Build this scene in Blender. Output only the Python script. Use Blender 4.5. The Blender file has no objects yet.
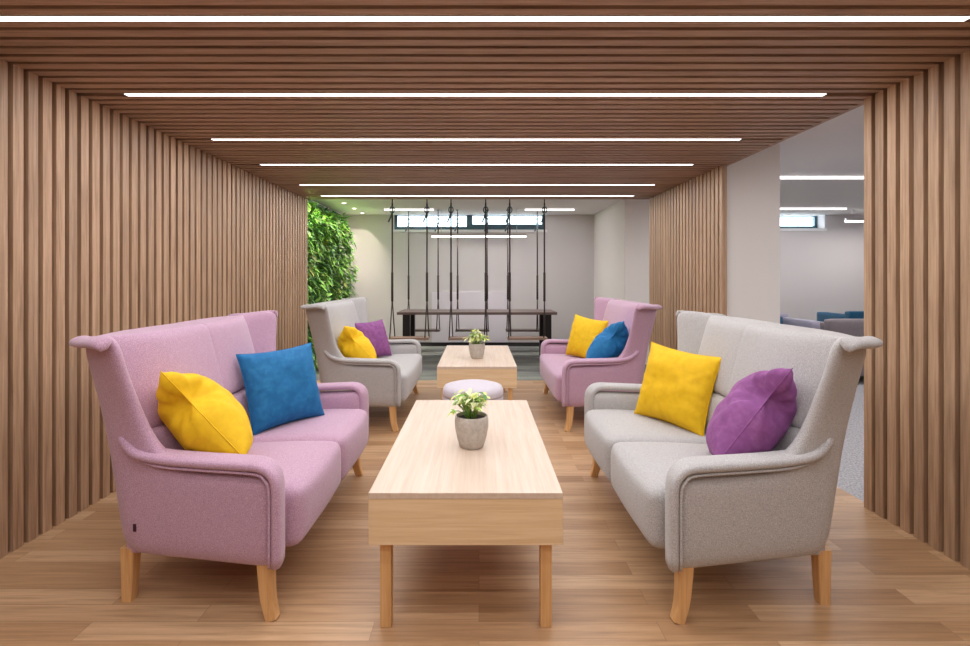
import bpy, bmesh, math, random
from mathutils import Vector, Matrix, noise as mnoise
S = bpy.context.scene
COL = S.collection
R = math.radians
random.seed(7)

# ------------------------------------------------------------------ helpers
def lin(r, g, b):
    f = lambda c: (c/255/12.92) if c/255 <= .04045 else ((c/255+.055)/1.055)**2.4
    return (f(r), f(g), f(b), 1)

def newmat(name, color, rough=.6, **kw):
    m = bpy.data.materials.new(name); m.use_nodes = True
    b = m.node_tree.nodes['Principled BSDF']
    b.inputs['Base Color'].default_value = color
    b.inputs['Roughness'].default_value = rough
    for k, v in kw.items():
        b.inputs[k.replace('_', ' ')].default_value = v
    return m

class NT:
    def __init__(s, m):
        s.t = m.node_tree; s.n = s.t.nodes; s.l = s.t.links; s.b = s.n['Principled BSDF']
    def add(s, ty, **kw):
        x = s.n.new(ty)
        for k, v in kw.items(): setattr(x, k, v)
        return x
    def link(s, a, b): s.l.new(a, b)
    def coords(s, scale=(1, 1, 1), src='Object'):
        c = s.add('ShaderNodeTexCoord'); mp = s.add('ShaderNodeMapping')
        mp.inputs['Scale'].default_value = scale
        s.link(c.outputs[src], mp.inputs['Vector']); return mp.outputs['Vector']
    def noise(s, vec, scale, detail=3, rough=.5, dist=0):
        x = s.add('ShaderNodeTexNoise')
        x.inputs['Scale'].default_value = scale; x.inputs['Detail'].default_value = detail
        x.inputs['Roughness'].default_value = rough; x.inputs['Distortion'].default_value = dist
        s.link(vec, x.inputs['Vector']); return x.outputs['Fac']
    def ramp(s, fac, stops):
        x = s.add('ShaderNodeValToRGB'); e = x.color_ramp.elements
        e[0].position, e[0].color = stops[0]; e[1].position, e[1].color = stops[-1]
        for p, c in stops[1:-1]:
            q = e.new(p); q.color = c
        s.link(fac, x.inputs['Fac']); return x.outputs['Color']
    def mix(s, fac, a, b, mode='MIX'):
        x = s.add('ShaderNodeMix', data_type='RGBA', blend_type=mode)
        if hasattr(fac, 'type'): s.link(fac, x.inputs[0])
        else: x.inputs[0].default_value = fac
        for i, v in ((6, a), (7, b)):
            if hasattr(v, 'type'): s.link(v, x.inputs[i])
            else: x.inputs[i].default_value = v
        return x.outputs[2]
    def math(s, op, a, b=0.0):
        x = s.add('ShaderNodeMath', operation=op)
        for i, v in ((0, a), (1, b)):
            if hasattr(v, 'type'): s.link(v, x.inputs[i])
            else: x.inputs[i].default_value = v
        return x.outputs[0]
    def bump(s, h, strength, dist=.01):
        x = s.add('ShaderNodeBump'); x.inputs['Strength'].default_value = strength
        x.inputs['Distance'].default_value = dist
        s.link(h, x.inputs['Height']); s.link(x.outputs['Normal'], s.b.inputs['Normal'])

def fabric(name, dark, mid, light, scale=330, rough=.92, sheen=.25):
    m = newmat(name, mid, rough); t = NT(m)
    v = t.coords()
    f = t.noise(v, scale, 2, .7)
    c = t.ramp(f, [(.32, dark), (.5, mid), (.68, light)])
    t.link(c, t.b.inputs['Base Color'])
    t.b.inputs['Sheen Weight'].default_value = sheen
    t.b.inputs['Sheen Roughness'].default_value = .5
    t.bump(f, .25, .002); return m

def velvet(name, dark, mid, light):
    m = newmat(name, mid, .75); t = NT(m)
    v = t.coords()
    f = t.noise(v, 30, 3, .5, .4)
    t.link(t.ramp(f, [(0, dark), (.5, mid), (1, light)]), t.b.inputs['Base Color'])
    t.b.inputs['Sheen Weight'].default_value = .5
    t.b.inputs['Sheen Roughness'].default_value = .35
    t.b.inputs['Sheen Tint'].default_value = light
    t.bump(t.noise(v, 260, 2), .12, .002); return m

def wood(name, dark, mid, light, axis, grain=1.0, rough=.5, slat=None, var=.25):
    """grain runs along axis; slat = (axis index, period, offset) gives each slat a tone of its own"""
    m = newmat(name, mid, rough); t = NT(m)
    sc = [38*grain]*3; sc['xyz'.index(axis)] = 1.6*grain
    v = t.coords(sc)
    f = t.noise(v, 1.6, 6, .62, .35)
    fine = t.noise(t.coords([260 if i != 'xyz'.index(axis) else 5 for i in range(3)]), 1.0, 2, .6)
    ff = t.math('ADD', t.math('MULTIPLY', f, .72), t.math('MULTIPLY', fine, .28))
    c = t.ramp(ff, [(.33, dark), (.5, mid), (.68, light)])
    if slat:
        co = t.add('ShaderNodeTexCoord'); sx = t.add('ShaderNodeSeparateXYZ')
        t.link(co.outputs['Object'], sx.inputs[0])
        q = t.math('FLOOR', t.math('DIVIDE', t.math('SUBTRACT', sx.outputs[slat[0]], slat[2]), slat[1]))
        wn = t.add('ShaderNodeTexWhiteNoise', noise_dimensions='1D'); t.link(q, wn.inputs['W'])
        k = t.math('ADD', t.math('MULTIPLY', wn.outputs['Value'], var), 1-var/2)
        hs = t.add('ShaderNodeHueSaturation'); t.link(c, hs.inputs['Color']); t.link(k, hs.inputs['Value'])
        c = hs.outputs['Color']
    t.link(c, t.b.inputs['Base Color'])
    t.bump(ff, .08, .003); return m

def finish(bm, name, mats, parent=None, smooth=False, sub=0, weld=True):
    if weld: bmesh.ops.recalc_face_normals(bm, faces=bm.faces)
    me = bpy.data.meshes.new(name); bm.to_mesh(me); bm.free()
    for m in (mats if isinstance(mats, (list, tuple)) else [mats]): me.materials.append(m)
    if smooth:
        for p in me.polygons: p.use_smooth = True
    o = bpy.data.objects.new(name, me); COL.objects.link(o)
    if parent: o.parent = parent
    if sub:
        s = o.modifiers.new('Subdivision', 'SUBSURF'); s.levels = s.render_levels = sub
    return o

def box(bm, x0, x1, y0, y1, z0, z1, mi=0, bev=0):
    vs = [bm.verts.new((x, y, z)) for x in (x0, x1) for y in (y0, y1) for z in (z0, z1)]
    fs = []
    for q in ((0, 1, 3, 2), (4, 6, 7, 5), (0, 4, 5, 1), (2, 3, 7, 6), (0, 2, 6, 4), (1, 5, 7, 3)):
        f = bm.faces.new([vs[i] for i in q]); f.material_index = mi; fs.append(f)
    if bev:
        es = list({e for f in fs for e in f.edges})
        bmesh.ops.bevel(bm, geom=es, offset=bev, segments=2, affect='EDGES', profile=.5)

def boxobj(name, x0, x1, y0, y1, z0, z1, mat, parent=None, bev=0):
    bm = bmesh.new(); box(bm, x0, x1, y0, y1, z0, z1, 0, bev)
    return finish(bm, name, mat, parent)

def lathe(bm, prof, n=32, cx=0, cy=0, mi=0, cap0=True, cap1=True):
    rings = []
    for r, z in prof:
        rings.append([bm.verts.new((cx+r*math.cos(2*math.pi*i/n), cy+r*math.sin(2*math.pi*i/n), z)) for i in range(n)])
    for a, b in zip(rings, rings[1:]):
        for i in range(n):
            f = bm.faces.new((a[i], a[(i+1) % n], b[(i+1) % n], b[i])); f.material_index = mi
    if cap0: bm.faces.new(list(reversed(rings[0]))).material_index = mi
    if cap1: bm.faces.new(rings[-1]).material_index = mi

def catmull(pts, per=6):
    pts = [Vector(p) for p in pts]; out = []
    P = [2*pts[0]-pts[1]] + pts + [2*pts[-1]-pts[-2]]
    for i in range(1, len(P)-2):
        a, b, c, d = P[i-1:i+3]
        for k in range(per):
            t = k/per
            out.append(.5*((2*b)+(c-a)*t+(2*a-5*b+4*c-d)*t*t+(3*b-a-3*c+d)*t**3))
    out.append(pts[-1]); return out

def sweep(bm, path, side, hw, hh, n=14, p=2.6, taper=None, mi=0):
    """sweep a superellipse (half-width hw along side, half-height hh) along path"""
    rings = []; N = len(path)
    for i, c in enumerate(path):
        t = (path[min(i+1, N-1)]-path[max(i-1, 0)]).normalized()
        sd = Vector(side(i/(N-1)) if callable(side) else side)
        sd = (sd - t*sd.dot(t)).normalized(); up = sd.cross(t).normalized()
        k = taper(i/(N-1)) if taper else 1
        ring = []
        for j in range(n):
            a = 2*math.pi*j/n; ca, sa = math.cos(a), math.sin(a)
            u = math.copysign(abs(ca)**(2/p), ca)*hw*k; v = math.copysign(abs(sa)**(2/p), sa)*hh*k
            ring.append(bm.verts.new(c+sd*u+up*v))
        rings.append(ring)
    for a, b in zip(rings, rings[1:]):
        for j in range(n):
            bm.faces.new((a[j], a[(j+1) % n], b[(j+1) % n], b[j])).material_index = mi
    bm.faces.new(list(reversed(rings[0]))).material_index = mi; bm.faces.new(rings[-1]).material_index = mi

def tube(bm, path, r, n=8, mi=0):
    path = [Vector(p) for p in path]
    d = (path[-1]-path[0]).normalized()
    s = Vector((1, 0, 0)) if abs(d.x) < .8 else Vector((0, 1, 0))
    sweep(bm, path, s, r, r, n, 2, mi=mi)

def puffbox(bm, c, h, r, bulge=(0, 0, 0), n=12, deform=None):
    """rounded, slightly inflated box: centre c, half sizes h, corner radius r"""
    c = Vector(c); tmp = {}
    def vert(u, v, w):
        key = (round(u, 5), round(v, 5), round(w, 5))
        if key in tmp: return tmp[key]
        p = Vector((u*h[0], v*h[1], w*h[2]))
        q = Vector([max(-h[i]+r, min(h[i]-r, p[i])) for i in range(3)])
        d = p-q
        if d.length > 1e-9: p = q+d.normalized()*min(r, d.length if d.length < r and sum(1 for i in range(3) if abs(d[i]) > 1e-9) == 1 else r)
        k = [(1-u*u), (1-v*v), (1-w*w)]
        p.x += math.copysign(1, u)*bulge[0]*k[1]*k[2]*abs(u)**3
        p.y += math.copysign(1, v)*bulge[1]*k[0]*k[2]*abs(v)**3
        p.z += math.copysign(1, w)*bulge[2]*k[0]*k[1]*abs(w)**3
        p = p+c
        if deform: p = Vector(deform(p))
        tmp[key] = bm.verts.new(p); return tmp[key]
    # denser lines near the rims
    g = []
    for i in range(n+1):
        t = -1+2*i/n
        g.append(math.copysign(1-(1-abs(t))**1.6, t) if t else 0.0)
    for ax in range(3):
        for s in (-1, 1):
            for i in range(n):
                for j in range(n):
                    q = []
                    for a, b in ((g[i], g[j]), (g[i+1], g[j]), (g[i+1], g[j+1]), (g[i], g[j+1])):
                        uvw = [0, 0, 0]; uvw[ax] = s; uvw[(ax+1) % 3] = a; uvw[(ax+2) % 3] = b
                        q.append(vert(*uvw))
                    if len(set(q)) == 4:
                        bm.faces.new(q if s > 0 else q[::-1])

def tag(o, label, cat, group=None):
    o['label'] = label; o['category'] = cat
    if group: o['group'] = group
    return o
def struct(o): o['kind'] = 'structure'; return o
def empty(name, loc=(0, 0, 0), rz=0):
    o = bpy.data.objects.new(name, None); COL.objects.link(o)
    o.empty_display_size = .1
    o.location = loc; o.rotation_euler = (0, 0, rz); return o
def copy_tree(o, parent=None):
    c = o.copy(); COL.objects.link(c)
    if parent: c.parent = parent
    for ch in list(o.children): copy_tree(ch, c)
    return c
def swap_mats(o, table):
    for ch in [o]+list(o.children_recursive):
        if ch.type == 'MESH':
            for s in ch.material_slots:
                if s.material in table:
                    nm = table[s.material]; s.link = 'OBJECT'; s.material = nm

# ------------------------------------------------------------------ materials
P_ = .08                      # slat pitch
M = {}
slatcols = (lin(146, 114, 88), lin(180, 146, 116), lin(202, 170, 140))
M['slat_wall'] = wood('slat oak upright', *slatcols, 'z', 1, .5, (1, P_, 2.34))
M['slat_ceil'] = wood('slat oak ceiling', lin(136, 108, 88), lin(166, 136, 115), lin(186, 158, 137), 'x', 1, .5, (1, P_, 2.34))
M['slat_back'] = newmat('dark slat backing', lin(44, 27, 17), .8)
M['light_oak'] = wood('pale oak veneer', lin(200, 176, 156), lin(210, 189, 170), lin(218, 200, 184), 'y', .8, .42)
M['light_oak_x'] = wood('pale oak veneer crosswise', lin(214, 180, 138), lin(228, 198, 156), lin(238, 212, 176), 'x', .8, .42)
M['leg_wood'] = wood('honey beech', lin(196, 146, 92), lin(216, 168, 112), lin(230, 186, 132), 'z', .8, .4)
M['pink'] = fabric('pink melange', lin(160, 122, 146), lin(186, 149, 172), lin(210, 176, 196))
M['grey'] = fabric('grey melange', lin(146, 143, 143), lin(178, 175, 174), lin(206, 203, 202))
M['pouf'] = fabric('pale lilac felt', lin(186, 178, 190), lin(204, 196, 206), lin(220, 214, 222))
M['yellow'] = velvet('yellow velvet', lin(214, 164, 0), lin(233, 186, 4), lin(242, 200, 20))
M['blue'] = velvet('blue velvet', lin(4, 82, 136), lin(8, 104, 160), lin(40, 130, 180))
M['purple'] = velvet('purple velvet', lin(112, 54, 110), lin(134, 72, 132), lin(164, 104, 160))
M['tag'] = newmat('dark woven tag', lin(60, 20, 40), .7)
M['wall'] = newmat('painted plaster', lin(208, 202, 202), .85)
M['wall_white'] = newmat('white plaster', lin(232, 226, 222), .85)
M['ceil'] = newmat('white ceiling paint', lin(226, 222, 220), .9)
M['panel'] = newmat('pale lilac panel', lin(228, 220, 228), .6)
M['black'] = newmat('black steel', lin(24, 20, 22), .45, Metallic=.3)
M['rope'] = newmat('dark rope', lin(58, 48, 46), .85)
M['swing_wood'] = wood('swing plank', lin(104, 80, 66), lin(140, 112, 94), lin(168, 138, 118), 'x', 1, .5)
M['dark_wood'] = wood('smoked table top', lin(74, 58, 54), lin(98, 78, 72), lin(120, 98, 90), 'x', 1, .4)
M['frame'] = newmat('teal grey window frame', lin(62, 92, 104), .5)
M['sill'] = newmat('white sill', lin(235, 235, 235), .5)
M['soil'] = newmat('soil', lin(46, 32, 24), .95)
M['housing'] = newmat('aluminium profile', lin(190, 184, 180), .4, Metallic=.6)
M['base'] = newmat('dark skirting', lin(48, 44, 46), .6)
M['side_blue'] = fabric('teal blue upholstery', lin(14, 66, 98), lin(22, 86, 122), lin(40, 108, 144))
M['side_grey'] = fabric('taupe upholstery', lin(110, 100, 106), lin(132, 122, 126), lin(150, 142, 146))
M['side_lilac'] = fabric('lilac upholstery', lin(140, 136, 156), lin(158, 154, 174), lin(176, 172, 190))

# concrete pot
m = newmat('concrete pot', lin(158, 148, 140), .9); t = NT(m); v = t.coords()
f = t.noise(v, 45, 5, .65); t.link(t.ramp(f, [(.3, lin(172, 164, 154)), (.55, lin(192, 184, 174)), (.8, lin(208, 202, 192))]), t.b.inputs['Base Color'])
t.bump(f, .2, .003); M['pot'] = m
# carpet
m = newmat('grey carpet', lin(120, 120, 122), .95); t = NT(m); v = t.coords()
f = t.noise(v, 90, 3, .7); big = t.noise(t.coords((.5, 2.6, 1)), 1.3, 3, .6)
c1 = t.ramp(f, [(.3, lin(88, 88, 92)), (.5, lin(122, 121, 122)), (.7, lin(164, 162, 164))])
c2 = t.ramp(big, [(.36, lin(74, 76, 78)), (.5, lin(118, 122, 112)), (.66, lin(160, 166, 146))])
t.link(t.mix(.5, c1, c2), t.b.inputs['Base Color']); t.bump(f, .4, .004); M['carpet'] = m
m = newmat('pale speckled carpet', lin(160, 158, 162), .95); t = NT(m); v = t.coords()
f = t.noise(v, 70, 3, .7); t.link(t.ramp(f, [(.32, lin(128, 127, 132)), (.5, lin(168, 166, 170)), (.68, lin(204, 202, 205))]), t.b.inputs['Base Color'])
t.bump(f, .4, .004); M['carpet_side'] = m
# plank floor, boards run across the room (x)
m = newmat('oak plank floor', lin(176, 132, 92), .38); t = NT(m)
v = t.coords()
br = t.add('ShaderNodeTexBrick', offset=.37, offset_frequency=2, squash=1)
br.inputs['Scale'].default_value = 1; br.inputs['Brick Width'].default_value = 1.05; br.inputs['Row Height'].default_value = .098
br.inputs['Mortar Size'].default_value = .0011; br.inputs['Mortar Smooth'].default_value = .2; br.inputs['Bias'].default_value = 0
br.inputs['Color1'].default_value = (0, 0, 0, 1); br.inputs['Color2'].default_value = (1, 1, 1, 1); br.inputs['Mortar'].default_value = (.5, .5, .5, 1)
t.link(v, br.inputs['Vector'])
tone = t.ramp(br.outputs['Color'], [(0, lin(180, 141, 103)), (.5, lin(198, 159, 120)), (1, lin(216, 180, 142))])
sx = t.add('ShaderNodeVectorMath', operation='MULTIPLY_ADD')
sx.inputs[1].default_value = (3.0, 3.0, 0); t.link(br.outputs['Color'], sx.inputs[0]); 
mp = t.coords((1.5, 32, 1)); t.link(mp, sx.inputs[2])
g = t.noise(sx.outputs[0], 1.5, 6, .62, .6)
gr = t.ramp(g, [(.3, lin(206, 198, 192)), (.5, lin(236, 232, 228)), (.7, lin(255, 255, 255))])
c = t.mix(1.0, tone, gr, 'MULTIPLY')
c = t.mix(t.math('MULTIPLY', br.outputs['Fac'], .55), c, lin(96, 64, 40))
t.link(c, t.b.inputs['Base Color']); t.bump(t.math('SUBTRACT', g, br.outputs['Fac']), .06, .003)
rr = t.math('ADD', t.math('MULTIPLY', g, .2), .3); t.link(rr, t.b.inputs['Roughness'])
M['floor'] = m
# light emitters
def emis(name, col, s):
    m = bpy.data.materials.new(name); m.use_nodes = True; b = m.node_tree.nodes['Principled BSDF']
    b.inputs['Base Color'].default_value = (.9, .9, .9, 1)
    b.inputs['Emission Color'].default_value = col; b.inputs['Emission Strength'].default_value = s; return m
M['led'] = emis('led diffuser', (.985, .985, 1, 1), 49)
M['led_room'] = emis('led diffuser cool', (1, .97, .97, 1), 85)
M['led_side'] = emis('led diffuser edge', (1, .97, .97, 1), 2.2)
M['spot'] = emis('spot lens', (1, .93, .8, 1), 14)
# thin glass
m = bpy.data.materials.new('window glass'); m.use_nodes = True; n = m.node_tree.nodes; n.clear()
o_ = n.new('ShaderNodeOutputMaterial'); tr = n.new('ShaderNodeBsdfTransparent'); gl = n.new('ShaderNodeBsdfGlossy')
gl.inputs['Roughness'].default_value = .02; tr.inputs['Color'].default_value = (.94, .97, .98, 1); mx = n.new('ShaderNodeMixShader'); mx.inputs[0].default_value = .05
m.node_tree.links.new(tr.outputs[0], mx.inputs[1]); m.node_tree.links.new(gl.outputs[0], mx.inputs[2]); m.node_tree.links.new(mx.outputs[0], o_.inputs[0])
M['glass'] = m
def leafmat(name, a, b, tr=.15):
    m = newmat(name, a, .5); t = NT(m); f = t.noise(t.coords(), 14, 3)
    t.link(t.ramp(f, [(.35, a), (.65, b)]), t.b.inputs['Base Color']); return m
M['leaf_dark'] = leafmat('dark green leaf', lin(44, 92, 36), lin(84, 140, 56))
M['leaf_mid'] = leafmat('fresh green leaf', lin(104, 166, 54), lin(150, 200, 84))
M['leaf_lime'] = leafmat('lime leaf', lin(196, 214, 90), lin(226, 230, 140))
M['leaf_cream'] = leafmat('cream leaf', lin(206, 214, 140), lin(236, 236, 196))

# ------------------------------------------------------------------ dimensions
XL, XR, ZP = -2.18, 2.15, 2.28       # slatted portal: inner faces, underside
Y0P, YEND = -1.14, 6.34              # portal start / far end
ZC, YB = 2.47, 9.4                   # room ceiling, back wall
XOL, XOR, YF = -2.55, 8.0, -2.4      # outer left / right wall, wall behind the viewer
LIGHTS = [1.9265+d for d in (-2.4, -1.6, -.8, 0, .8, 1.68, 2.48, 3.44, 4.16)]  # first three are out of view, added to light the foreground

# ------------------------------------------------------------------ setting
struct(boxobj('floor', -2.3, 2.2, YF, 6.25, -.06, 0, M['floor']))
bm = bmesh.new(); box(bm, 2.2, XOR, YF, 6.25, -.06, 0); box(bm, XOL, -2.3, YF, 6.25, -.06, 0)
struct(finish(bm, 'floor_carpet_side', M['carpet_side'], weld=False))
bm = bmesh.new(); box(bm, XOL, XOR, 6.25, YB+.3, -.06, 0)
struct(finish(bm, 'floor_carpet', M['carpet'], weld=False))
struct(boxobj('ceiling', XOL-.1, XOR+.1, YF-.1, YB+.4, ZC, ZC+.1, M['ceil']))
struct(boxobj('wall_left', XOL-.1, XOL, YF-.1, YB+.4, 0, ZC, M['wall_white']))
struct(boxobj('wall_right', XOR, XOR+.1, YF-.1, YB+.4, 0, ZC, M['wall']))
struct(boxobj('wall_front', XOL, XOR, YF-.1, YF, 0, ZC, M['wall']))
# back wall with two openings under the ceiling
W1 = (-1.60, 1.25, 2.19); W2 = (4.9, 6.5, 2.215)
bm = bmesh.new()
box(bm, XOL, XOR, YB, YB+.3, 0, W1[2]); 
for a, b in ((XOL, W1[0]), (W1[1], W2[0]), (W2[1], XOR)): box(bm, a, b, YB, YB+.3, W1[2], ZC)
struct(finish(bm, 'wall_back', M['wall'], weld=False))
struct(boxobj('baseboard_back', XOL+.4, 2.16, YB-.015, YB-.0005, 0, .07, M['base']))

def window(name, x0, x1, z0, mull, recess, low):
    w = struct(empty(name, ((x0+x1)/2, YB, z0))); ox, oz = (x0+x1)/2, z0
    X0, X1 = x0-ox, x1-ox; h = ZC-z0; y0 = recess; y1 = recess+.06; fw = .055
    bm = bmesh.new()
    box(bm, X0, X0+fw, y0, y1, 0, h); box(bm, X1-fw, X1, y0, y1, 0, h)
    box(bm, X0+fw, X1-fw, y0, y1, 0, .06); box(bm, X0+fw, X1-fw, y0, y1, h-.012, h)
    for mx_ in mull: box(bm, mx_-ox-.055, mx_-ox+.055, y0-.01, y1, .04, h-.012)
    finish(bm, 'window_frame', M['frame'], w, weld=False)
    if low:   # opening sash with a deeper bottom rail
        boxobj('sash', mull[0]-ox+.056 if mull else X0+fw, X1-fw, y0-.01, y0+.03, .06, .105, M['frame'], w)
    boxobj('pane', X0+fw, X1-fw, y0+.035, y0+.043, .03, h-.012, M['glass'], w)
    boxobj('window_sill', X0-.03, X1+.03, -.02, y0, -.05, -.002, M['sill'], w)
    return w
window('window_1', W1[0], W1[1], W1[2], [-.18], .05, True)
window('window_2', W2[0], W2[1], W2[2], [], .2, False)

# columns to the right: the slatted pier and the wall block near the back
struct(boxobj('wall_pier', XR+.052, 2.685, 4.46, 6.30, 0, ZC, M['wall_white']))
struct(boxobj('wall_block', 2.16, 2.72, 7.40, YB, 0, ZC, M['wall_white']))
struct(boxobj('baseboard_block', 2.148, 2.16, 7.40, YB-.02, 0, .07, M['base']))

# slatted portal
def gaps(y0, y1):
    k = math.floor((y0-2.313)/P_)-1; out = []
    while 2.313+P_*k < y1+P_:
        out.append(2.313+P_*k); k += 1
    return out
def slat_spans(y0, y1):
    g = gaps(y0, y1); res = []
    for a, b in zip(g, g[1:]):
        s, e = a+.027, b
        if s >= y0-.001 and e <= y1+.001: res.append((s, e))
    return res
def wall_slats(name, x_in, sgn, spans, back, bt=.07):
    bm = bmesh.new()
    for s, e in spans:
        a, b = sorted((x_in, x_in+sgn*.042))
        box(bm, a, b, s, e, 0, ZP, 0)
    a, b = sorted((x_in+sgn*.042, x_in+sgn*bt))
    box(bm, a, b, back[0], back[1], 0, ZP+.08, 1)
    return struct(finish(bm, name, [M['slat_wall'], M['slat_back']], weld=False))
wall_slats('wall_left_slats', XL, -1, slat_spans(Y0P, YEND), (Y0P, YEND))
wall_slats('wall_right_slats', XR, 1, slat_spans(Y0P, 2.80), (Y0P, 2.793))
wall_slats('wall_right_slats_far', XR, 1, slat_spans(4.41, YEND), (4.44, YEND), .05)
bm = bmesh.new()
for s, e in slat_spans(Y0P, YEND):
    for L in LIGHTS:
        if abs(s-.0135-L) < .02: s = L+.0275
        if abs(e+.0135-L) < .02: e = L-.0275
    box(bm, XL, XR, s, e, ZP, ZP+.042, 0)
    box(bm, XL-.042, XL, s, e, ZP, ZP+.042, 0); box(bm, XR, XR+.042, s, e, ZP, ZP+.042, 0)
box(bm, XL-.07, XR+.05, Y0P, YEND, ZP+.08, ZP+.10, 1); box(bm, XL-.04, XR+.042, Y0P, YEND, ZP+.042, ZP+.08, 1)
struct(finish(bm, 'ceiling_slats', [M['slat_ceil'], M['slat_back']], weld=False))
bm = bmesh.new(); box(bm, XR+.042, XR+.07, 2.793, 4.455, ZP+.0, ZP+.08); box(bm, XL-.06, XR+.05, YEND, YEND+.018, ZP, ZP+.10)
struct(finish(bm, 'trim_1', M['slat_ceil'], weld=False))
struct(boxobj('trim_2', XL-.075, XL, YEND, YEND+.012, 0, ZP, newmat('pale edge strip', lin(222, 206, 176), .5)))

# ------------------------------------------------------------------ lights of the portal
ords = ['unseen behind the viewpoint, third from nearest', 'unseen behind the viewpoint, second', 'unseen, right above the viewpoint', 'spanning the top of the picture',
        'second from the front, over the near sofas', 'third from the front, between slats', 'fourth from the front, over the gap between sofas',
        'fifth from the front, over the far sofas', 'shortest looking, last before the portal ends']
proto = None
for y, w in zip(LIGHTS, ords):
    if proto is None:
        o = proto = empty('linear_ceiling_light', (-.02, y, ZP))
        boxobj('housing', -1.91, 1.91, -.026, .026, .012, .041, M['housing'], o)
        bm = bmesh.new(); box(bm, -1.905, 1.905, -.0175, .0175, -.002, .012)
        for f in bm.faces: f.material_index = 0 if max(v.co.z for v in f.verts) < 0 else 1
        finish(bm, 'diffuser', [M['led'], M['sill']], o)
    else:
        o = copy_tree(proto); o.location = (-.02, y, ZP)
    tag(o, 'white linear light in slatted wood ceiling, '+w, 'ceiling light', 'linear lights in the slatted ceiling')

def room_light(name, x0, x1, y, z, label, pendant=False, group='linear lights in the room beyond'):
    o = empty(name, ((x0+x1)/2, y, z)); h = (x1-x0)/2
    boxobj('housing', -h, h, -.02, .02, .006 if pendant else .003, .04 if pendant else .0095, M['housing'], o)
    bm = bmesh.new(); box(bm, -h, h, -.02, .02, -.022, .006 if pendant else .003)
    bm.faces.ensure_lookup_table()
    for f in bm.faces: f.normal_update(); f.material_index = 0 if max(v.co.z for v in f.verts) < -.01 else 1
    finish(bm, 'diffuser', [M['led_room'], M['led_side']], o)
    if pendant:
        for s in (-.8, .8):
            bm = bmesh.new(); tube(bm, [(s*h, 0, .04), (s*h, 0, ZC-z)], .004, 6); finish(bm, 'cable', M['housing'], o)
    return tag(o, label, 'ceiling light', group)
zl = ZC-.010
room_light('linear_room_light', -1.62, -.78, 8.57, zl, 'short white ceiling line light above the left end of the window')
room_light('linear_room_light', .79, 1.63, 8.57, zl, 'short white ceiling line light above the right end of the window')
room_light('linear_room_light', 2.9, 5.7, 5.83, zl, 'longest white line light seen through the opening beside the pale pier')
room_light('linear_room_light', 3.4, 6.2, 8.45, zl, 'lower white line light above the small window in the side room')
room_light('linear_room_light', 2.9, 5.7, 3.2, zl, 'white line light over the carpet, hidden above the slatted ceiling edge')  # this and the next are unseen, added to brighten the pier
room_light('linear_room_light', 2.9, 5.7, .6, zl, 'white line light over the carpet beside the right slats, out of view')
room_light('linear_pendant_light', -.81, .81, 8.57, 2.0, 'white line light hanging on cables just below the window sill', True, 'hanging line lights')
room_light('linear_pendant_light', 6.28, 7.6, 8.57, 2.26, 'hanging white line light at the right edge of the side room', True, 'hanging line lights')

proto = None
for (x, y, w) in ((-2.13, 7.88, 'third from the back wall'), (-2.12, 8.5, 'second from the back wall'), (-2.12, 9.08, 'nearest to the back wall'), (-2.13, 7.28, 'unseen, fourth from the back wall'), (-2.13, 6.68, 'unseen, fifth from the back wall')):  # last two are unseen, added to brighten the plant wall
    if proto is None:
        o = proto = empty('ceiling_spotlight', (x, y, ZC))
        bm = bmesh.new(); lathe(bm, [(.034, -.012), (.045, -.012), (.048, -.0005)], 24, cap0=False, cap1=False); finish(bm, 'trim_ring', M['sill'], o, True)
        bm = bmesh.new(); lathe(bm, [(.001, -.008), (.034, -.008), (.034, -.001)], 20); finish(bm, 'lens', M['spot'], o)
    else:
        o = copy_tree(proto); o.location = (x, y, ZC)
    tag(o, 'small round ceiling spotlight over the green wall, '+w, 'spotlight', 'spotlights along the green wall')
    ld = bpy.data.lights.new('spot_beam', 'SPOT'); ld.energy = 42; ld.spot_size = R(110); ld.spot_blend = .9; ld.color = (1, .9, .74); ld.shadow_soft_size = .03
    lo = bpy.data.objects.new('spot_beam', ld); COL.objects.link(lo); lo.parent = o; lo.location = (0, 0, -.02); lo.rotation_euler = (0, R(12), 0)

# ------------------------------------------------------------------ living wall
def leaf(bm, base, d, nrm, L, W, droop, mi=0):
    d = d.normalized(); s = d.cross(nrm)
    if s.length < 1e-3: s = d.cross(Vector((0, .3, 1)))
    s.normalize(); n_ = s.cross(d).normalized()
    prof = ((0, .12), (.3, .85), (.62, .8), (1, .03)); rows = []
    for tt, w in prof:
        c = base+d*L*tt-Vector((0, 0, 1))*droop*L*tt*tt
        rows.append((bm.verts.new(c-s*W*w*.5+n_*W*.12*w), bm.verts.new(c), bm.verts.new(c+s*W*w*.5+n_*W*.12*w)))
    for a, b in zip(rows, rows[1:]):
        for k in (0, 1):
            f = bm.faces.new((a[k], a[k+1], b[k+1], b[k])); f.material_index = mi; f.smooth = True

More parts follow.
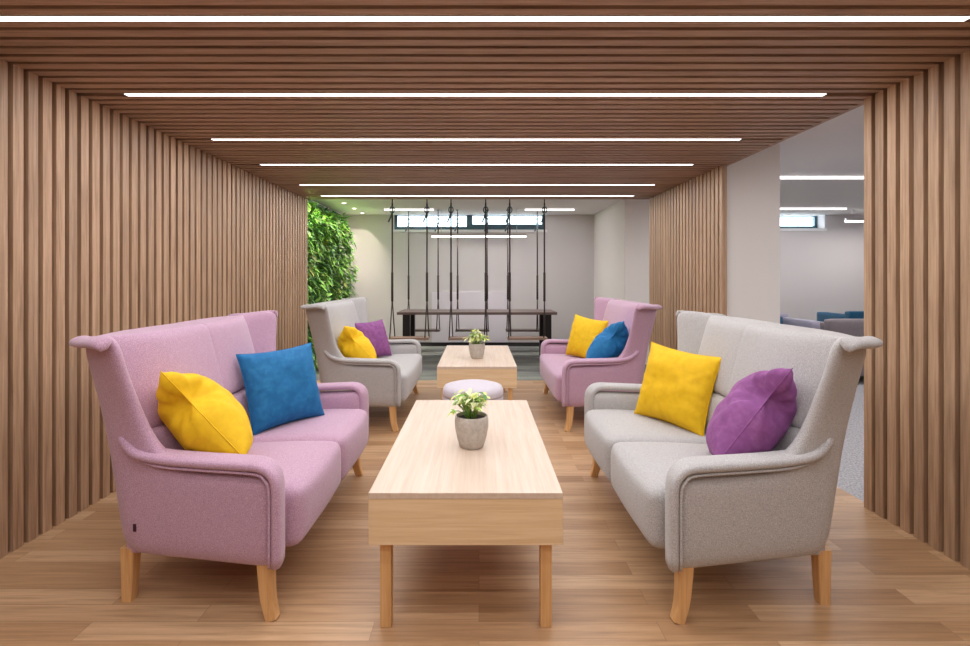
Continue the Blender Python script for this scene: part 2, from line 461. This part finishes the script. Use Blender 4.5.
lw = tag(empty('living_wall', (XOL, 7.7, 0)), 'lush green living plant wall lit by spotlights behind the left slats', 'living wall')
boxobj('planting_panel', .001, .06, -1.33, 1.35, .02, 2.42, M['leaf_dark'], lw)
rg = random.Random(3)
def lw_part(name, mats, n, pick, lmin, lmax, wr, dmax):
    bm = bmesh.new(); c = 0
    while c < n:
        y, z = rg.uniform(-1.33, 1.36), rg.uniform(.05, 2.4)
        cl = mnoise.noise(Vector((y*2.2, z*2.2, 4)))
        if not pick(cl, z): continue
        dep = .08+.30*min(1, (2.46-z)/.35)*(.65+.5*mnoise.noise(Vector((y*3, z*3, 9))))
        x = rg.uniform(max(.06, dep-.12), dep)
        d = Vector((rg.uniform(.3, 1.0), rg.uniform(-1, 1), rg.uniform(-.7, .6)))
        leaf(bm, Vector((x, y, z)), d, Vector((rg.uniform(.2, 1), rg.uniform(-.3, .3), 1)), rg.uniform(lmin, lmax), rg.uniform(lmin, lmax)*wr, rg.uniform(.2, .7), rg.randrange(len(mats)))
        c += 1
    return finish(bm, name, mats, lw, weld=False)
lw_part('fern_foliage', [M['leaf_dark'], M['leaf_mid']], 1500, lambda c, z: True, .10, .2, .32, .2)
lw_part('green_foliage', [M['leaf_mid'], M['leaf_mid'], M['leaf_dark']], 1700, lambda c, z: c > -.25 and z < 2.33, .07, .15, .5, .2)
lw_part('lime_foliage', [M['leaf_lime'], M['leaf_cream'], M['leaf_lime'], M['leaf_mid']], 1000, lambda c, z: c < .05 and z < 2.3, .06, .12, .5, .2)

# ------------------------------------------------------------------ sofas
Z_ARM, Z_TOP, LEN = .575, 1.035, .735
def rake(z): return -.30-.15*(z-.2)/.84-.028*max(0, (z-.7)/.34)
def side_y(x, z):
    y = LEN-(.365-x)*(.115/.66)
    if z > .6:
        f = min(1, (z-.6)/.43)**1.3; wx = max(0, min(1, (x-rake(z))/.24))
        y += f*(.005+.135*wx)
    return y
def shell_mesh():
    rows = [.19, .34, .47, Z_ARM-.02, .66, .80, .95, Z_TOP]
    xarm = {0: .365, 1: .30, 2: .08, 3: -.06}
    def col(c, z):
        """outer and inner points of half-column c (0 arm front ... 7 back middle), y positive"""
        rk = rake(z)
        if c <= 3:
            x = xarm[c]
            if c == 3 and z > Z_ARM: x = (-.165 if z < .7 else -.20 if z < .9 else -.215)
            y = side_y(x, z); th = .10 if z <= Z_ARM else .055
            return Vector((x, y, z)), Vector((x+(.025 if z > Z_ARM else 0), y-th, z))
        if c == 4: x = rk+.13; y = side_y(x, z); return Vector((x, y, z)), Vector((x+.005, y-.085, z))
        if c == 5: x = rk+.025; y = side_y(x, z)-.005; return Vector((x, y, z)), Vector((x+.075, y-.10, z))
        if c == 6: return Vector((rk-.02, side_y(rk, z)-.11, z)), Vector((rk+.085, side_y(rk, z)-.15, z))
        return Vector((rk-.035, .24, z)), Vector((rk+.075, .24, z))
    bm = bmesh.new(); V = {}
    cols = [(c, 1) for c in range(8)]+[(c, -1) for c in range(7, -1, -1)]
    def vert(i, j, k):
        if (i, j, k) not in V:
            c, s = cols[i]; p = col(c, rows[j])[k].copy()
            if j == len(rows)-1:                                   # soft crown of the top edge
                p.z += {3: .04, 4: .032, 5: .012, 6: -.03, 7: -.03}.get(c, 0)
            p.y *= s; V[(i, j, k)] = bm.verts.new(p)
        return V[(i, j, k)]
    cells = set()
    for i in range(len(cols)-1):
        c = min(cols[i][0], cols[i+1][0])
        for j in range(len(rows)-1):
            if c >= 3 or j < 3: cells.add((i, j))
    for (i, j) in cells:
        q = [(i, j), (i+1, j), (i+1, j+1), (i, j+1)]
        bm.faces.new([vert(a, b, 0) for a, b in q]); bm.faces.new([vert(a, b, 1) for a, b in q][::-1])
        for (di, dj), e in (((0, -1), (0, 1)), ((1, 0), (1, 2)), ((0, 1), (2, 3)), ((-1, 0), (3, 0))):
            if (i+di, j+dj) not in cells:
                a, b = q[e[0]], q[e[1]]
                bm.faces.new([vert(*b, 0), vert(*a, 0), vert(*a, 1), vert(*b, 1)])
    return bm

def make_sofa(fab, name, n):
    r = empty(name); halves = (-1, 1) if n == 2 else (0,)
    finish(shell_mesh(), 'shell', fab, r, True, 3)
    boxobj('seat_base', -.27, .33, -.60, .60, .195, .30, fab, r, .01)
    def seatdef(p):
        z = p.z
        if z > .36: z -= .02*max(0, (.25-p.x))/.5
        return (p.x, p.y, z)
    for s in halves:
        bm = bmesh.new(); puffbox(bm, (.085, s*.3085, .335), (.335, .305 if s else .613, .122), .045, (.02, .004, .016), 14, seatdef)
        finish(bm, 'seat_cushion', fab, r, True)
    def backdef(p):
        # lean with the shell, spread with height and wrap forward into the wings
        y = p.y*(1+.04*max(0, min(1, (p.z-.62)/.42)))
        k = max(0, abs(y)-.30)/.31
        t = max(0, min(1, (p.x+.104)/.224)); k2 = min(k, 1)**2
        return (p.x+rake(p.z)+.085+k2*(.10*(1-t)-.105*t), y, p.z)
    for s in halves:
        bm = bmesh.new(); puffbox(bm, (.008, s*.284, .852), (.112, .318 if s else .602, .193), .036, (.012, .001, .004), 16, backdef)
        finish(bm, 'backrest_cushion', fab, r, True)
        bm = bmesh.new(); puffbox(bm, (.03, s*.288, .55), (.10, .314 if s else .602, .110), .03, (.012, .001, 0), 12, backdef)
        finish(bm, 'lumbar_cushion', fab, r, True)
    for s in (-1, 1):
        yc = lambda x, z: s*(side_y(x, min(z, .6))-.039)
        pts = [(-.29, .675), (-.245, .632), (-.19, .60), (-.09, .582), (.08, .580), (.22, .581), (.305, .578), (.35, .553), (.368, .505), (.37, .40), (.37, .22)]
        path = catmull([Vector((x, yc(x, z)+(s*(.012-.45*max(0, z-.615)) if z > .59 else 0), z)) for x, z in pts], 5)
        bm = bmesh.new(); sweep(bm, path, Vector((.17*s, 1, 0)) if s > 0 else Vector((-.17*s*-1, 1, 0)), .055, .019, 20, 3.0, taper=lambda t: min(1, .35+t*9))
        finish(bm, 'arm_pad', fab, r, True)
        bm = bmesh.new()
        pp = catmull([Vector((x+(0 if z > .56 else -.016), s*(side_y(x, min(z, .6))+.006), z-(.022 if z > .56 else 0)-(.012 if .54 < z < .56 else 0))) for x, z in pts[2:]], 5)
        tube(bm, pp, .0055, 8); finish(bm, 'piping', fab, r, True)
        wp = [Vector((x, s*(side_y(x, 1.03)+o_), z)) for x, o_, z in ((-.222, -.022, 1.034), (-.245, -.006, 1.044), (-.30, .002, 1.044), (-.38, .0, 1.036), (rake(1.03)+.012, -.006, 1.034))]
        wp = catmull(wp, 6); dr = (wp[-1]-wp[0]).normalized(); sd = Vector((-dr.y, dr.x, 0))*(1 if dr.x*s < 0 else 1)
        out = Vector((0, s, 0)); sd = sd if sd.dot(out) > 0 else -sd
        sd = (sd+Vector((0, 0, -.35))).normalized()
        bm = bmesh.new(); sweep(bm, wp, sd, .033, .018, 18, 2.2, taper=lambda t: min(1, .45+t*4, .78+(1-t)*3))
        finish(bm, 'wing_pad', fab, r, True)
        # sabre front leg and straight tapered rear leg
        bm = bmesh.new()
        sweep(bm, catmull([(.315, s*.672, .215), (.318, s*.674, .15), (.326, s*.678, .07), (.345, s*.684, 0)], 4), Vector((0, 1, 0)), .03, .029, 16, 7, taper=lambda t: 1-.26*t)
        finish(bm, 'leg', M['leg_wood'], r)
        bm = bmesh.new()
        sweep(bm, catmull([(-.268, s*.572, .215), (-.27, s*.572, .10), (-.274, s*.572, 0)], 4), Vector((0, 1, 0)), .029, .027, 16, 7, taper=lambda t: 1-.24*t)
        finish(bm, 'leg', M['leg_wood'], r)
    return r

SOFA_Y, SOFA_Y2 = 2.566, 4.868
SX, SX2 = 1.12, 1.035
pink1 = make_sofa(M['pink'], 'wing_sofa', 2)
grey1 = make_sofa(M['grey'], 'wing_sofa', 2)
grey2 = make_sofa(M['grey'], 'wing_armchair', 1)
pink2 = make_sofa(M['pink'], 'wing_armchair', 1)
pink1.location = (-SX, SOFA_Y, 0)
grey1.location = (1.085, SOFA_Y-.015, 0); grey1.rotation_euler.z = math.pi
grey2.location = (-SX2-.005, SOFA_Y2, 0)
pink2.location = (SX2+.045, SOFA_Y2, 0); pink2.rotation_euler.z = math.pi
tag(pink1, 'two-seat pink wing sofa at left in front, near yellow and blue cushions', 'sofa')
tag(grey1, 'two-seat grey wing sofa at right in front, with yellow and purple cushions', 'sofa')
tag(grey2, 'far grey wing armchair at left, between the slats and green wall, facing the far table', 'armchair')
tag(pink2, 'far pink wing armchair at right, behind the grey sofa, facing the far table', 'armchair')
bm = bmesh.new()
xt, zt = -.21, .315
box(bm, -.006, .006, -.003, .003, -.014, .014); o = finish(bm, 'fabric_tag', M['tag'], pink1)
o.location = (xt, -(side_y(xt, zt)-.001), zt); o.rotation_euler = (0, 0, -.17); o['label'] = 'small dark woven tag on the sofa side'

# ------------------------------------------------------------------ cushions
def cushion_mesh(seed, size=.44, thick=.19, dent=0):
    n = 40; bm = bmesh.new(); V = {}; rr = random.Random(seed)
    off = Vector((rr.uniform(0, 50), rr.uniform(0, 50), 0))
    for k in (1, -1):
        for i in range(n+1):
            for j in range(n+1):
                u, v = -1+2*i/n, -1+2*j/n
                edge = i in (0, n) or j in (0, n)
                if edge and k == -1:
                    V[(i, j, -1)] = V[(i, j, 1)]; continue
                pin = 1-.085*(1-u*u)*abs(v)**3*1.0
                pin2 = 1-.085*(1-v*v)*abs(u)**3*1.0
                x, y = u*pin2*size/2, v*pin*size/2
                a = (1-abs(u)**2.6)*(1-abs(v)**2.6)
                h = thick/2*a**.55
                w = mnoise.noise(Vector((u*2.6, v*2.6, k*3))+off)*.010*a**.5
                # gathers running in from the seams
                rim = max(abs(u), abs(v))**3
                ang = math.atan2(v, u)
                w += math.sin(ang*17+6*mnoise.noise(Vector((u*2, v*2, k*7))+off))*.006*rim*a**.35
                z = k*(h+w) if not edge else 0
                z += .012*math.sin(u*1.7+seed)*v
                if dent:      # knocked-in side: folds above the middle of one edge
                    du, dv = u*dent-.92, v-.38
                    rd = math.hypot(du, dv); q = math.exp(-((du/.34)**2+(dv/.26)**2))
                    x -= dent*.055*q
                    if not edge:
                        z -= k*.04*q
                        z += k*.011*math.sin(9*math.atan2(dv, -du)+1.3*k)*math.exp(-(rd/.55)**2)*min(1, rd/.22)
                    q2 = max(0, -u*dent+.1)**2*max(0, v+.1)**2     # slumped upper far corner
                    x += dent*.05*q2; y -= .075*q2
                V[(i, j, k)] = bm.verts.new((x, y, z))
    for k in (1, -1):
        for i in range(n):
            for j in range(n):
                q = [V[(i, j, k)], V[(i+1, j, k)], V[(i+1, j+1, k)], V[(i, j+1, k)]]
                bm.faces.new(q if k > 0 else q[::-1])
    rim = [V[(i, 0, 1)].co.copy() for i in range(n)]+[V[(n, j, 1)].co.copy() for j in range(n)]+[V[(i, n, 1)].co.copy() for i in range(n, 0, -1)]+[V[(0, j, 1)].co.copy() for j in range(n, 0, -1)]
    return bm, rim+[rim[0]]
def cushion(mat, c, right, up, seed, label, size=.44, thick=.19, dent=0):
    bm, rim = cushion_mesh(seed, size, thick, dent)
    o = finish(bm, 'throw_cushion', mat, None, True)
    bm = bmesh.new()
    rings = []
    sweep(bm, rim, Vector((0, 0, 1)), .0022, .0022, 6, 2); finish(bm, 'seam', mat, o, True)
    r_ = Vector(right).normalized(); u_ = Vector(up); u_ = (u_-r_*u_.dot(r_)).normalized(); n_ = r_.cross(u_)
    mt = Matrix((r_, u_, n_)).transposed().to_4x4(); mt.translation = Vector(c); o.matrix_world = mt
    return tag(o, label, 'cushion', 'throw cushions on the sofas')
def pair(side, dx, dy, flat_mat, tilt_mat, la, lb, seed, fx=0, k=1):
    s = side   # -1 left row, +1 right row
    # standing square to the viewer, propped on the backrest
    if s < 0: cushion(flat_mat, (-(1.11-dx+fx), 2.83+dy, .668-.5*.44*(1-k)), (.29, .335, .02), (-.13, .03, .39), seed, la, .44*k)
    else: cushion(flat_mat, (1.115-dx, 2.83+dy, .664), (.27, -.37, -.04), (.13, .02, .39), seed, la)
    # turned edge-on to the viewer, slumped into the near corner
    cushion(tilt_mat, (s*(1.185-dx), 2.185+dy, .660-.25*(1-k)), (-.40, -.88, .32) if s > 0 else (-.40, .88, -.32), (s*.31, 0, .36), seed+5, lb, .48*k, .26, s)
pair(-1, 0, 0, M['blue'], M['yellow'], 'blue velvet cushion standing on the near pink sofa', 'yellow velvet cushion in the near corner of the near pink sofa', 1)
pair(1, 0, 0, M['yellow'], M['purple'], 'yellow velvet cushion standing on the near grey sofa', 'purple velvet cushion in the near corner of the near grey sofa', 2)
DY = SOFA_Y2-SOFA_Y
pair(-1, .08, DY, M['purple'], M['yellow'], 'purple cushion standing on the far grey armchair', 'yellow cushion in the near corner of the far grey armchair', 3, .07, .9)
pair(1, .015, DY, M['yellow'], M['blue'], 'yellow cushion standing on the far pink armchair', 'blue cushion in the near corner of the far pink armchair', 4)

# ------------------------------------------------------------------ coffee tables
ct = empty('coffee_table', (-.048, 1.80, 0))
W2_, LT, ZT, ZB = .350, 1.37, .506, .317
bm = bmesh.new(); box(bm, -W2_, W2_, 0, LT, ZT-.022, ZT, 0, .0015); finish(bm, 'table_top', M['light_oak'], ct)
bm = bmesh.new(); box(bm, -W2_, W2_, .0015, .022, ZB, ZT-.0225, 0, .001); finish(bm, 'front_panel', M['light_oak_x'], ct)
bm = bmesh.new(); box(bm, -W2_, W2_, LT-.022, LT-.0015, ZB, ZT-.0225, 0, .001); finish(bm, 'back_panel', M['light_oak_x'], ct)
for s in (-1, 1):
    a, b = sorted((s*W2_, s*(W2_-.022))); boxobj('side_panel', a, b, .0225, LT-.0225, ZB, ZT-.0225, M['light_oak'], ct)
boxobj('bottom_panel', -W2_+.0225, W2_-.0225, .0225, LT-.0225, ZB+.004, ZB+.02, M['light_oak'], ct)
for sx_ in (-1, 1):
    for y in (.03, LT-.075):
        cx = sx_*(W2_-.056)
        bm = bmesh.new(); box(bm, cx-.0205, cx+.0205, y, y+.045, 0, ZB+.003, 0, .002); finish(bm, 'leg', M['leg_wood'], ct)
tag(ct, 'pale oak box coffee table in the foreground between the near sofas', 'coffee table', 'coffee tables')
ct2 = copy_tree(ct); ct2.location = (-.018, 4.37, 0)
tag(ct2, 'far pale oak coffee table behind the round pouf', 'coffee table', 'coffee tables')

# pouf
pf = tag(empty('pouf', (-.045, 3.78, 0)), 'round pale lilac upholstered pouf between the two coffee tables', 'pouf')
bm = bmesh.new(); lathe(bm, [(.212, .03), (.226, .05), (.229, .20), (.229, .385), (.224, .40)], 48); finish(bm, 'body', M['pouf'], pf, True)
bm = bmesh.new(); lathe(bm, [(.227, .40), (.2295, .412), (.229, .44), (.215, .467), (.17, .480), (.09, .485), (.001, .486)], 48); finish(bm, 'seat_pad', M['pouf'], pf, True)
bm = bmesh.new(); lathe(bm, [(.20, 0), (.20, .03)], 32); finish(bm, 'plinth', M['black'], pf, True)

# potted plants
def potted(loc, seed, label, spread, height, cream, big=1):
    rg = random.Random(seed)
    o = tag(empty('potted_plant', loc), label, 'plant', 'potted plants on the coffee tables')
    bm = bmesh.new()
    lathe(bm, [(.001, 0), (.050, 0), (.056, .006), (.068, .045), (.0765, .09), (.078, .118), (.075, .142), (.072, .145), (.068, .143), (.0675, .128)], 40, cap0=False, cap1=False)
    finish(bm, 'pot', M['pot'], o, True)
    bm = bmesh.new(); lathe(bm, [(.001, .131), (.03, .132), (.0685, .128)], 28, cap0=False, cap1=False); finish(bm, 'soil', M['soil'], o, True)
    st = bmesh.new(); lf = bmesh.new()
    for k in range(34):
        a = rg.uniform(0, 6.283); rad = abs(rg.gauss(0, .55)); rad = min(rad, .85)
        tip = Vector((math.cos(a)*spread*rad, math.sin(a)*spread*rad, .125+height*(1-.55*rad*rad)*rg.uniform(.6, 1)))
        b = Vector((.018*math.cos(a), .018*math.sin(a), .128))
        mid = (b+tip)/2+Vector((0, 0, .02))
        tube(st, catmull([b, mid, tip], 3), .0017, 5)
        for q in range(7):
            aa = rg.uniform(0, 6.283); p = b.lerp(tip, rg.uniform(.55, 1))+Vector((0, 0, .012))
            d = Vector((math.cos(aa), math.sin(aa), rg.uniform(-.3, .5)))+Vector((math.cos(a), math.sin(a), 0))*.5*rad
            L = rg.uniform(.028, .046)*big
            leaf(lf, p, d, Vector((0, 0, 1)), L, L*.5, rg.uniform(.1, .7), rg.choices((0, 1, 2, 3), cream)[0])
    finish(st, 'stems', M['leaf_mid'], o, True)
    finish(lf, 'foliage', [M['leaf_mid'], M['leaf_lime'], M['leaf_cream'], M['leaf_dark']], o, weld=False)
potted((-.034, 2.30, .506), 5, 'small variegated plant in grey concrete pot on the near coffee table', .145, .14, (3, 5, 5, .4))
potted((-.02, 4.82, .506), 9, 'bushy pale green plant in grey concrete pot on the far coffee table', .115, .15, (1, 6, 6, .1), 1.45)

# ------------------------------------------------------------------ swings and their table
tb = tag(empty('swing_table', (-.03, 7.66, 0)), 'long dark table with black legs between two rows of swings', 'table')
bm = bmesh.new(); box(bm, -1.23, 1.23, 0, .74, .715, .755, 0, .003); finish(bm, 'table_top', M['dark_wood'], tb)
for sx_ in (-1, 1):
    for y in (.03, .60):
        boxobj('leg', sx_*1.09-.055, sx_*1.09+.055, y, y+.10, 0, .715, M['black'], tb)
def swing(x, y, w, zs, wood_m, label, group):
    o = tag(empty('swing', (x, y, 0)), label, 'swing', group)
    bm = bmesh.new(); box(bm, -w/2-.035, w/2+.035, -.11, .11, zs-.03, zs, 0, .004); finish(bm, 'seat', wood_m, o)
    for s in (-1, 1):
        xx = s*(w/2)
        bm = bmesh.new()
        tube(bm, [(xx, 0, ZC-.10), (xx, 0, zs+.56)], .0115, 8)
        tube(bm, [(xx, 0, zs+.94), (xx, 0, zs+.52)], .017, 8)
        tube(bm, [(xx, 0, zs+.56), (xx-.022, -.095, zs-.035)], .0085, 6)
        tube(bm, [(xx, 0, zs+.56), (xx+.022, .095, zs-.035)], .0085, 6)
        ro = finish(bm, 'rope', M['rope'], o, True)
        bm = bmesh.new()
        ring = [Vector((xx+.032*math.cos(a), -.012, ZC-.20+.046*math.sin(a))) for a in [i*math.pi/8 for i in range(17)]]
        sweep(bm, ring, Vector((0, 1, 0)), .009, .009, 6, 2); finish(bm, 'ring', M['frame'], o, True)
        bm = bmesh.new(); tube(bm, [(xx, 0, ZC-.24), (xx-.02, -.03, ZC-.31), (xx-.05, -.04, ZC-.38)], .012, 6); finish(bm, 'rope_tail', M['frame'], o, True)
        bm = bmesh.new(); lathe(bm, [(.03, -.014), (.03, -.0005)], 16); lathe(bm, [(.008, -.11), (.008, -.012)], 8); k = finish(bm, 'ceiling_mount', M['black'], o, True); k.location = (xx, 0, ZC)
    return o
for x, w in ((-1.01, 'left'), (-.155, 'middle'), (.70, 'right')):
    swing(x, 7.28, .505, .42, M['swing_wood'], 'wooden plank swing on dark ropes, %s one in front of the dark table' % w, 'swings in front of the table')
for x, w in ((-.97, 'left'), (-.115, 'middle'), (.76, 'right')):
    swing(x, 8.72, .515, .385, M['dark_wood'], 'dark plank swing behind the long table, %s one by the back wall' % w, 'swings behind the table')
tag(boxobj('wall_panel', -.885, .555, YB-.035, YB-.001, .075, 1.017, M['panel']), 'pale rectangular panel on the back wall behind the swings', 'wall panel')

# ------------------------------------------------------------------ lounge seats in the side room
def lounge(name, loc, rz, w, zt, outer, inner, label):
    o = tag(empty(name, loc, rz), label, 'sofa', 'lounge sofas in the side room')
    bm = bmesh.new(); puffbox(bm, (0, -.34, zt/2+.05), (w/2, .065, zt/2-.05), .03, (0, 0, 0), 8); finish(bm, 'backrest', outer, o, True)
    bm = bmesh.new(); puffbox(bm, (0, -.25, zt/2+.19), (w/2-.12, .05, zt/2-.22), .03, (0, .01, 0), 8); finish(bm, 'back_cushion', inner, o, True)
    bm = bmesh.new(); puffbox(bm, (0, .02, .33), (w/2-.11, .32, .10), .03, (0, 0, .01), 8); finish(bm, 'seat_cushion', inner, o, True)
    for s in (-1, 1):
        bm = bmesh.new(); puffbox(bm, (s*(w/2-.055), .0, zt/2+.03), (.055, .34, zt/2-.08), .025, (0, 0, 0), 6); finish(bm, 'armrest', outer, o, True)
        for y in (-.3, .3): boxobj('leg', s*(w/2-.07)-.02, s*(w/2-.07)+.02, y-.02, y+.02, 0, .11, M['black'], o)
    return o
lounge('lounge_sofa', (5.02, 6.40, 0), 0, 1.62, .785, M['side_grey'], M['side_grey'], 'taupe lounge sofa seen from behind through the side opening')
lounge('lounge_sofa', (3.47, 6.36, 0), R(180), 1.3, .81, M['side_lilac'], M['side_blue'], 'blue lounge sofa with lilac back beside the pale pier')
lounge('lounge_sofa', (6.1, 7.75, 0), 0, 1.3, .79, M['side_blue'], M['side_blue'], 'farthest blue lounge sofa, its back just above the taupe one')

# ------------------------------------------------------------------ world, camera
w = bpy.data.worlds.new('World'); S.world = w; w.use_nodes = True
bg = w.node_tree.nodes['Background']; bg.inputs['Color'].default_value = (.82, .92, 1, 1); bg.inputs['Strength'].default_value = 14
cam = bpy.data.cameras.new('Camera'); co = bpy.data.objects.new('Camera', cam); COL.objects.link(co)
co.location = (0, 0, 1.28); co.rotation_euler = (R(90), 0, 0)
cam.sensor_width = 36; cam.sensor_fit = 'HORIZONTAL'; cam.lens = 500/970*36
cam.shift_x = 6/970; cam.shift_y = -45/970; cam.clip_start = .05
S.camera = co
S.view_settings.view_transform = 'Standard'; S.view_settings.look = 'None'
S.view_settings.exposure = 0; S.view_settings.gamma = 1; S.view_settings.use_curve_mapping = False
S.cycles.use_denoising = True; S.cycles.sample_clamp_direct = 4; S.cycles.sample_clamp_indirect = 10
S.cycles.max_bounces = 10; S.cycles.diffuse_bounces = 5
